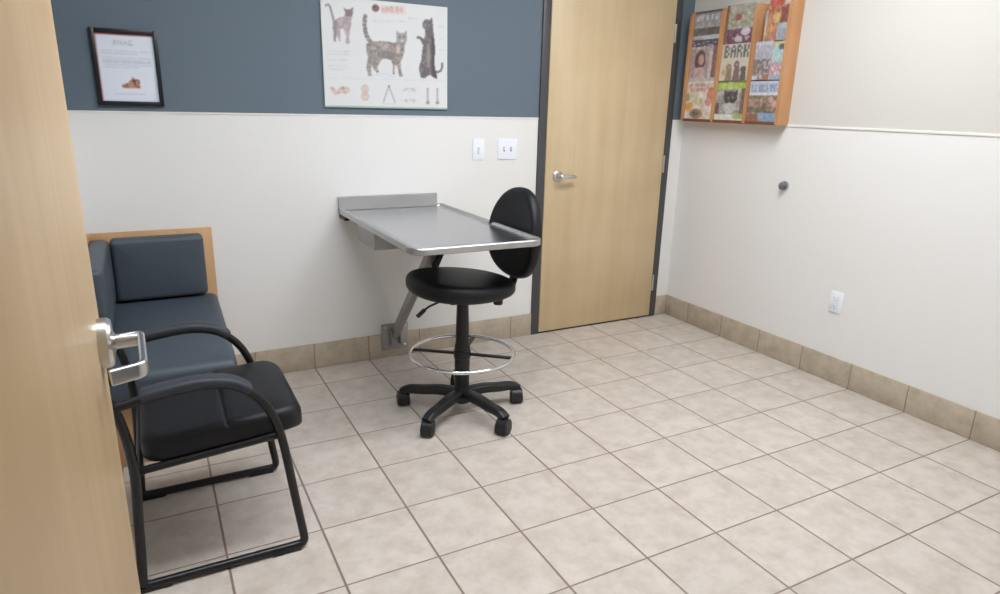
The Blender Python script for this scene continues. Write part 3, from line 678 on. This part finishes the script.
def cover_fn(kind):
    def f(U, V):
        C_ = np.zeros(U.shape+(3,)); X, Y = U, V; n1, n2, n3 = vnoise(X, Y, 6, 11), vnoise(X, Y, 13, 12), vnoise(X, Y, 24, 13)
        def letters(y0, y1, x0, x1, n, col, st_=.3, seed=1):
            rs = np.random.RandomState(seed); wd = (x1-x0)/n
            for k in range(n):
                a = x0+k*wd; ink(C_, (X > a) & (X < a+wd*st_) & (Y > y0) & (Y < y1), col)
                ty = rs.choice([0, 1, 2]); yy = [y0, (y0+y1)/2, y1-(y1-y0)*.2][ty]
                ink(C_, (X > a) & (X < a+wd*.75) & (Y > yy) & (Y < yy+(y1-y0)*.2), col)
                if rs.rand() > .4: ink(C_, (X > a+wd*.5) & (X < a+wd*.75) & (Y > y0) & (Y < y1), col)
        if kind == 'snow':
            C_[:] = (150, 148, 152); ink(C_, Y < .06, (74, 62, 66)); letters(.12, .27, .08, .92, 5, (206, 208, 216), .35); ink(C_, (Y > .3) & (n2 > .5), (172, 172, 170))
            ink(C_, (Y > .48) & (Y < .68), (92, 84, 86)); ink(C_, (Y > .68) & (Y < .8) & (X > .3), (196, 202, 204)); ink(C_, (Y > .8), (72, 62, 84)); ink(C_, (Y > .85) & (n3 > .6), (176, 170, 186))
        elif kind == 'portrait':
            C_[:] = (176, 152, 154); ink(C_, Y < .1, (210, 208, 212)); ink(C_, in_ell(X, Y, .36, .42, .20, .28), (96, 58, 56)); ink(C_, in_ell(X, Y, .40, .40, .10, .15), (204, 156, 142))
            ink(C_, in_poly(X, Y, [(.15, .95), (.2, .62), (.5, .6), (.62, .95)]), (206, 168, 156)); ink(C_, (X > .68) & (X < .8), (206, 190, 196)); ink(C_, (X > .8), (140, 88, 86)); ink(C_, (Y > .9), (198, 190, 192)); letters(.02, .09, .1, .8, 7, (150, 120, 130))
        elif kind == 'salad':
            C_[:] = (232, 222, 216); ink(C_, n1 > .55, (226, 204, 176)); letters(.06, .13, .1, .66, 6, (206, 104, 128)); letters(.17, .25, .14, .9, 7, (216, 120, 140), .3, 5)
            ink(C_, in_ell(X, Y, .98, .35, .22, .2), (226, 128, 92)); ink(C_, in_ell(X, Y, .13, .66, .15, .12), (236, 158, 66)); ink(C_, in_ell(X, Y, .42, .84, .24, .13), (146, 124, 100)); ink(C_, in_ell(X, Y, .84, .54, .12, .1), (222, 134, 140))
            ink(C_, in_ell(X, Y, .05, .42, .1, .1), (146, 166, 90)); ink(C_, in_ell(X, Y, .45, .52, .2, .1) , (220, 208, 150)); ink(C_, in_ell(X, Y, .42, .84, .13, .06), (96, 80, 66))
        elif kind == 'floral':
            C_[:] = (176, 172, 150); ink(C_, n2 > .5, (156, 156, 116)); ink(C_, n3 > .66, (196, 188, 176)); ink(C_, in_ell(X, Y, .42, .33, .12, .08), (176, 72, 82)); ink(C_, (Y < .14) & (n3 > .4), (190, 184, 178))
            ink(C_, (Y > .62) & (n2 > .35), (110, 52, 84)); ink(C_, in_ell(X, Y, .72, .7, .16, .1), (214, 204, 218)); ink(C_, in_ell(X, Y, .5, .88, .14, .08), (190, 182, 198)); ink(C_, (X < .09), (120, 90, 60))
        elif kind == 'bark':
            C_[:] = (216, 208, 184); ink(C_, Y < .03, (196, 186, 160))
            G = {'B': ["110", "101", "110", "101", "110"], 'A': ["010", "101", "111", "101", "101"], 'R': ["110", "101", "110", "101", "101"], 'K': ["101", "101", "110", "101", "101"]}
            for k, ch in enumerate('BARK'):
                for r_, row in enumerate(G[ch]):
                    for c2, v in enumerate(row):
                        if v == '1':
                            x0, y0 = .09+k*.215+c2*.058, .10+r_*.064; ink(C_, (X >= x0) & (X < x0+.060) & (Y >= y0) & (Y < y0+.066), (92, 96, 94))
            ink(C_, in_ell(X, Y, .30, .66, .10, .09) | in_poly(X, Y, [(.2, 1), (.24, .7), (.4, .7), (.44, 1)]), (150, 118, 92))
            ink(C_, in_ell(X, Y, .56, .60, .09, .10) | in_poly(X, Y, [(.46, 1), (.5, .64), (.66, .64), (.7, 1)]), (120, 88, 92)); ink(C_, in_ell(X, Y, .80, .72, .10, .08) | in_poly(X, Y, [(.7, 1), (.74, .76), (.88, .76), (.92, 1)]), (84, 82, 76))
            ink(C_, in_ell(X, Y, .14, .78, .08, .08), (196, 168, 110)); ink(C_, in_ell(X, Y, .31, .66, .03, .03) | in_ell(X, Y, .57, .6, .03, .03), (196, 160, 136))
        elif kind == 'cat':
            C_[:] = (186, 178, 172); ink(C_, (n2 > .5) & (Y > .2), (150, 140, 136)); ink(C_, Y < .10, (96, 98, 60)); ink(C_, (Y > .05) & (Y < .21), (168, 204, 60)); ink(C_, (Y > .04) & (Y < .23) & (X > .36) & (X < .58), (190, 216, 130)); letters(.08, .18, .08, .9, 6, (198, 224, 96), .3, 7)
            m_ = in_ell(X, Y, .50, .42, .23, .16) | in_poly(X, Y, [(.28, .42), (.27, .22), (.42, .32)]) | in_poly(X, Y, [(.72, .42), (.73, .22), (.58, .32)]); ink(C_, m_, (60, 56, 56)); ink(C_, in_ell(X, Y, .42, .42, .035, .025) | in_ell(X, Y, .58, .42, .035, .025), (140, 142, 96))
            ink(C_, in_ell(X, Y, .5, .68, .2, .14), (200, 198, 198)); ink(C_, (X < .12) & (Y > .55), (92, 66, 58)); ink(C_, (X > .86) & (Y > .2), (110, 76, 76)); ink(C_, (Y > .83), (228, 226, 214)); ink(C_, (X > .68) & (Y > .82) & (Y < .93), (158, 190, 70))
        elif kind == 'autumn':
            C_[:] = (176, 92, 62); ink(C_, n2 > .5, (204, 132, 78)); ink(C_, (Y < .08), (212, 128, 104)); letters(.06, .24, .08, .66, 4, (228, 70, 52), .55); ink(C_, (X > .7) & (Y < .2), (224, 206, 198))
            ink(C_, in_ell(X, Y, .42, .48, .16, .12), (226, 176, 104)); ink(C_, in_ell(X, Y, .3, .74, .14, .08), (224, 142, 80)); ink(C_, (X > .62) & (Y > .25) & (Y < .6), (146, 70, 58)); ink(C_, (X > .48) & (Y > .6), (156, 164, 176)); ink(C_, in_ell(X, Y, .76, .68, .2, .08), (166, 196, 200)); ink(C_, in_ell(X, Y, .26, .92, .16, .08), (206, 120, 100))
        elif kind == 'leaflet':
            C_[:] = (196, 200, 178); ink(C_, in_ell(X, Y, .45, .18, .42, .16), (172, 194, 202)); ink(C_, (Y > .4) & (n2 > .5), (206, 196, 158)); ink(C_, (Y > .8), (176, 168, 130))
        elif kind == 'sheep':
            C_[:] = (184, 182, 198); ink(C_, Y < .1, (200, 204, 222)); letters(.14, .24, .2, .9, 6, (200, 168, 190)); ink(C_, (Y > .46) & (Y < .86) & (n2 > .42), (124, 106, 104)); ink(C_, (Y > .8) & (n2 > .45), (156, 120, 106)); ink(C_, (Y > .28) & (Y < .46), (170, 172, 186)); ink(C_, (Y > .88) & (X < .3), (206, 210, 226)); ink(C_, (Y > .86) & (X > .6), (176, 104, 84))
        elif kind == 'teal':
            C_[:] = (166, 204, 210); ink(C_, Y < .12, (214, 192, 120)); ink(C_, in_ell(X, Y, .70, .15, .25, .08), (88, 104, 112)); ink(C_, (Y > .55) & (n2 > .4), (206, 130, 140)); ink(C_, (Y > .65) & (n3 > .62), (226, 216, 224)); ink(C_, (Y > .88), (150, 176, 196)); ink(C_, (Y > .2) & (Y < .5) & (n3 > .7), (206, 226, 228))
        elif kind == 'family':
            C_[:] = (146, 110, 88); ink(C_, Y < .34, (186, 198, 216)); letters(.08, .26, .06, .94, 7, (122, 146, 186), .3, 3); ink(C_, (Y > .28) & (Y < .34), (214, 218, 226)); ink(C_, (Y > .34) & (Y < .44) & (n2 > .4), (112, 112, 74)); ink(C_, (Y > .44) & (n3 > .55), (184, 140, 114))
            for a_, b2, c3 in ((.15, .52, (176, 130, 108)), (.35, .56, (150, 104, 84)), (.56, .60, (120, 84, 72)), (.77, .44, (214, 156, 140)), (.9, .55, (206, 146, 126))): ink(C_, in_ell(X, Y, a_, b2, .08, .08), c3)
            ink(C_, (Y > .76) & (X > .42), (112, 152, 196)); ink(C_, (Y > .8) & (X < .4), (142, 84, 66)); ink(C_, (Y > .62) & (Y < .76) & (n2 > .5), (96, 92, 72))
        C_ = 150+(C_-150)*.78; g_ = C_.mean(2, keepdims=True); C_ = g_+(C_-g_)*.85
        return np.clip(C_+(((vnoise(X, Y, 19, 21)-.5)*34+(vnoise(X, Y, 31, 22)-.5)*18)*(.3 if kind == 'bark' else 1))[..., None], 0, 255)
    return f
def magazine(kind, y0, y1, z0, h, xo, label, th=.005, lean=.022, name='magazine', grp='magazines in the oak wall rack'):
    """y0 > y1: left and right edges as seen; xo = distance of the foot from the wall; leans back against the rack"""
    t = thing(name, label, 'magazine' if name == 'magazine' else 'leaflet', (XR-xo, (y0+y1)/2, z0), group=grp)
    wd = y0-y1
    bm = bx((.0, -wd/2, 0), (th, wd/2, h), .0006, 1); pg = link('pages', bm, m_paper, t, 0)
    cv = print_sheet('cover', (-.0006, wd/2, h), (0, -1, 0), (0, 0, -1), wd, h, 56, 76, cover_fn(kind), m_gloss, t)
    t.rotation_euler = (0, lean, 0)
    return t
g = lambda c_: (DIV[c_]-.014, DIV[c_+1]+.014)
a, b_ = g(0); magazine('salad', a, b_, TIER[0], .232, .084, 'white food magazine with orange fruit at the bottom left of the rack')
magazine('portrait', a, b_+.002, TIER[1], .215, .078, 'pinkish magazine with a long-haired woman, middle of the left column')
magazine('snow', a, b_, TIER[2], .205, .074, 'dark grey magazine with pale title at the top left of the rack')
a, b_ = g(1); magazine('cat', a, b_, TIER[0], .232, .084, 'magazine with a black cat under a lime green banner')
magazine('bark', a+.001, b_-.001, TIER[1], .222, .078, 'cream magazine titled BARK in the centre of the rack')
magazine('floral', a, b_, TIER[2], .215, .074, 'green and purple floral magazine above the BARK one')
a, b_ = g(2); magazine('family', a, b_, TIER[0], .225, .084, 'magazine with a pale blue banner over a group of people')
magazine('sheep', a, a-.118, TIER[1], .205, .078, 'lilac-grey magazine, left one of the pair in the middle pocket')
magazine('teal', a-.124, b_, TIER[1], .200, .078, 'light teal magazine with pink figures beside the lilac-grey one')
magazine('autumn', a-.058, b_, TIER[2], .225, .076, 'orange autumn magazine with red title at the top right of the rack')
magazine('leaflet', a-.03, a-.10, TIER[2], .160, .062, 'small pale leaflet behind the orange autumn magazine', name='leaflet', grp=None)
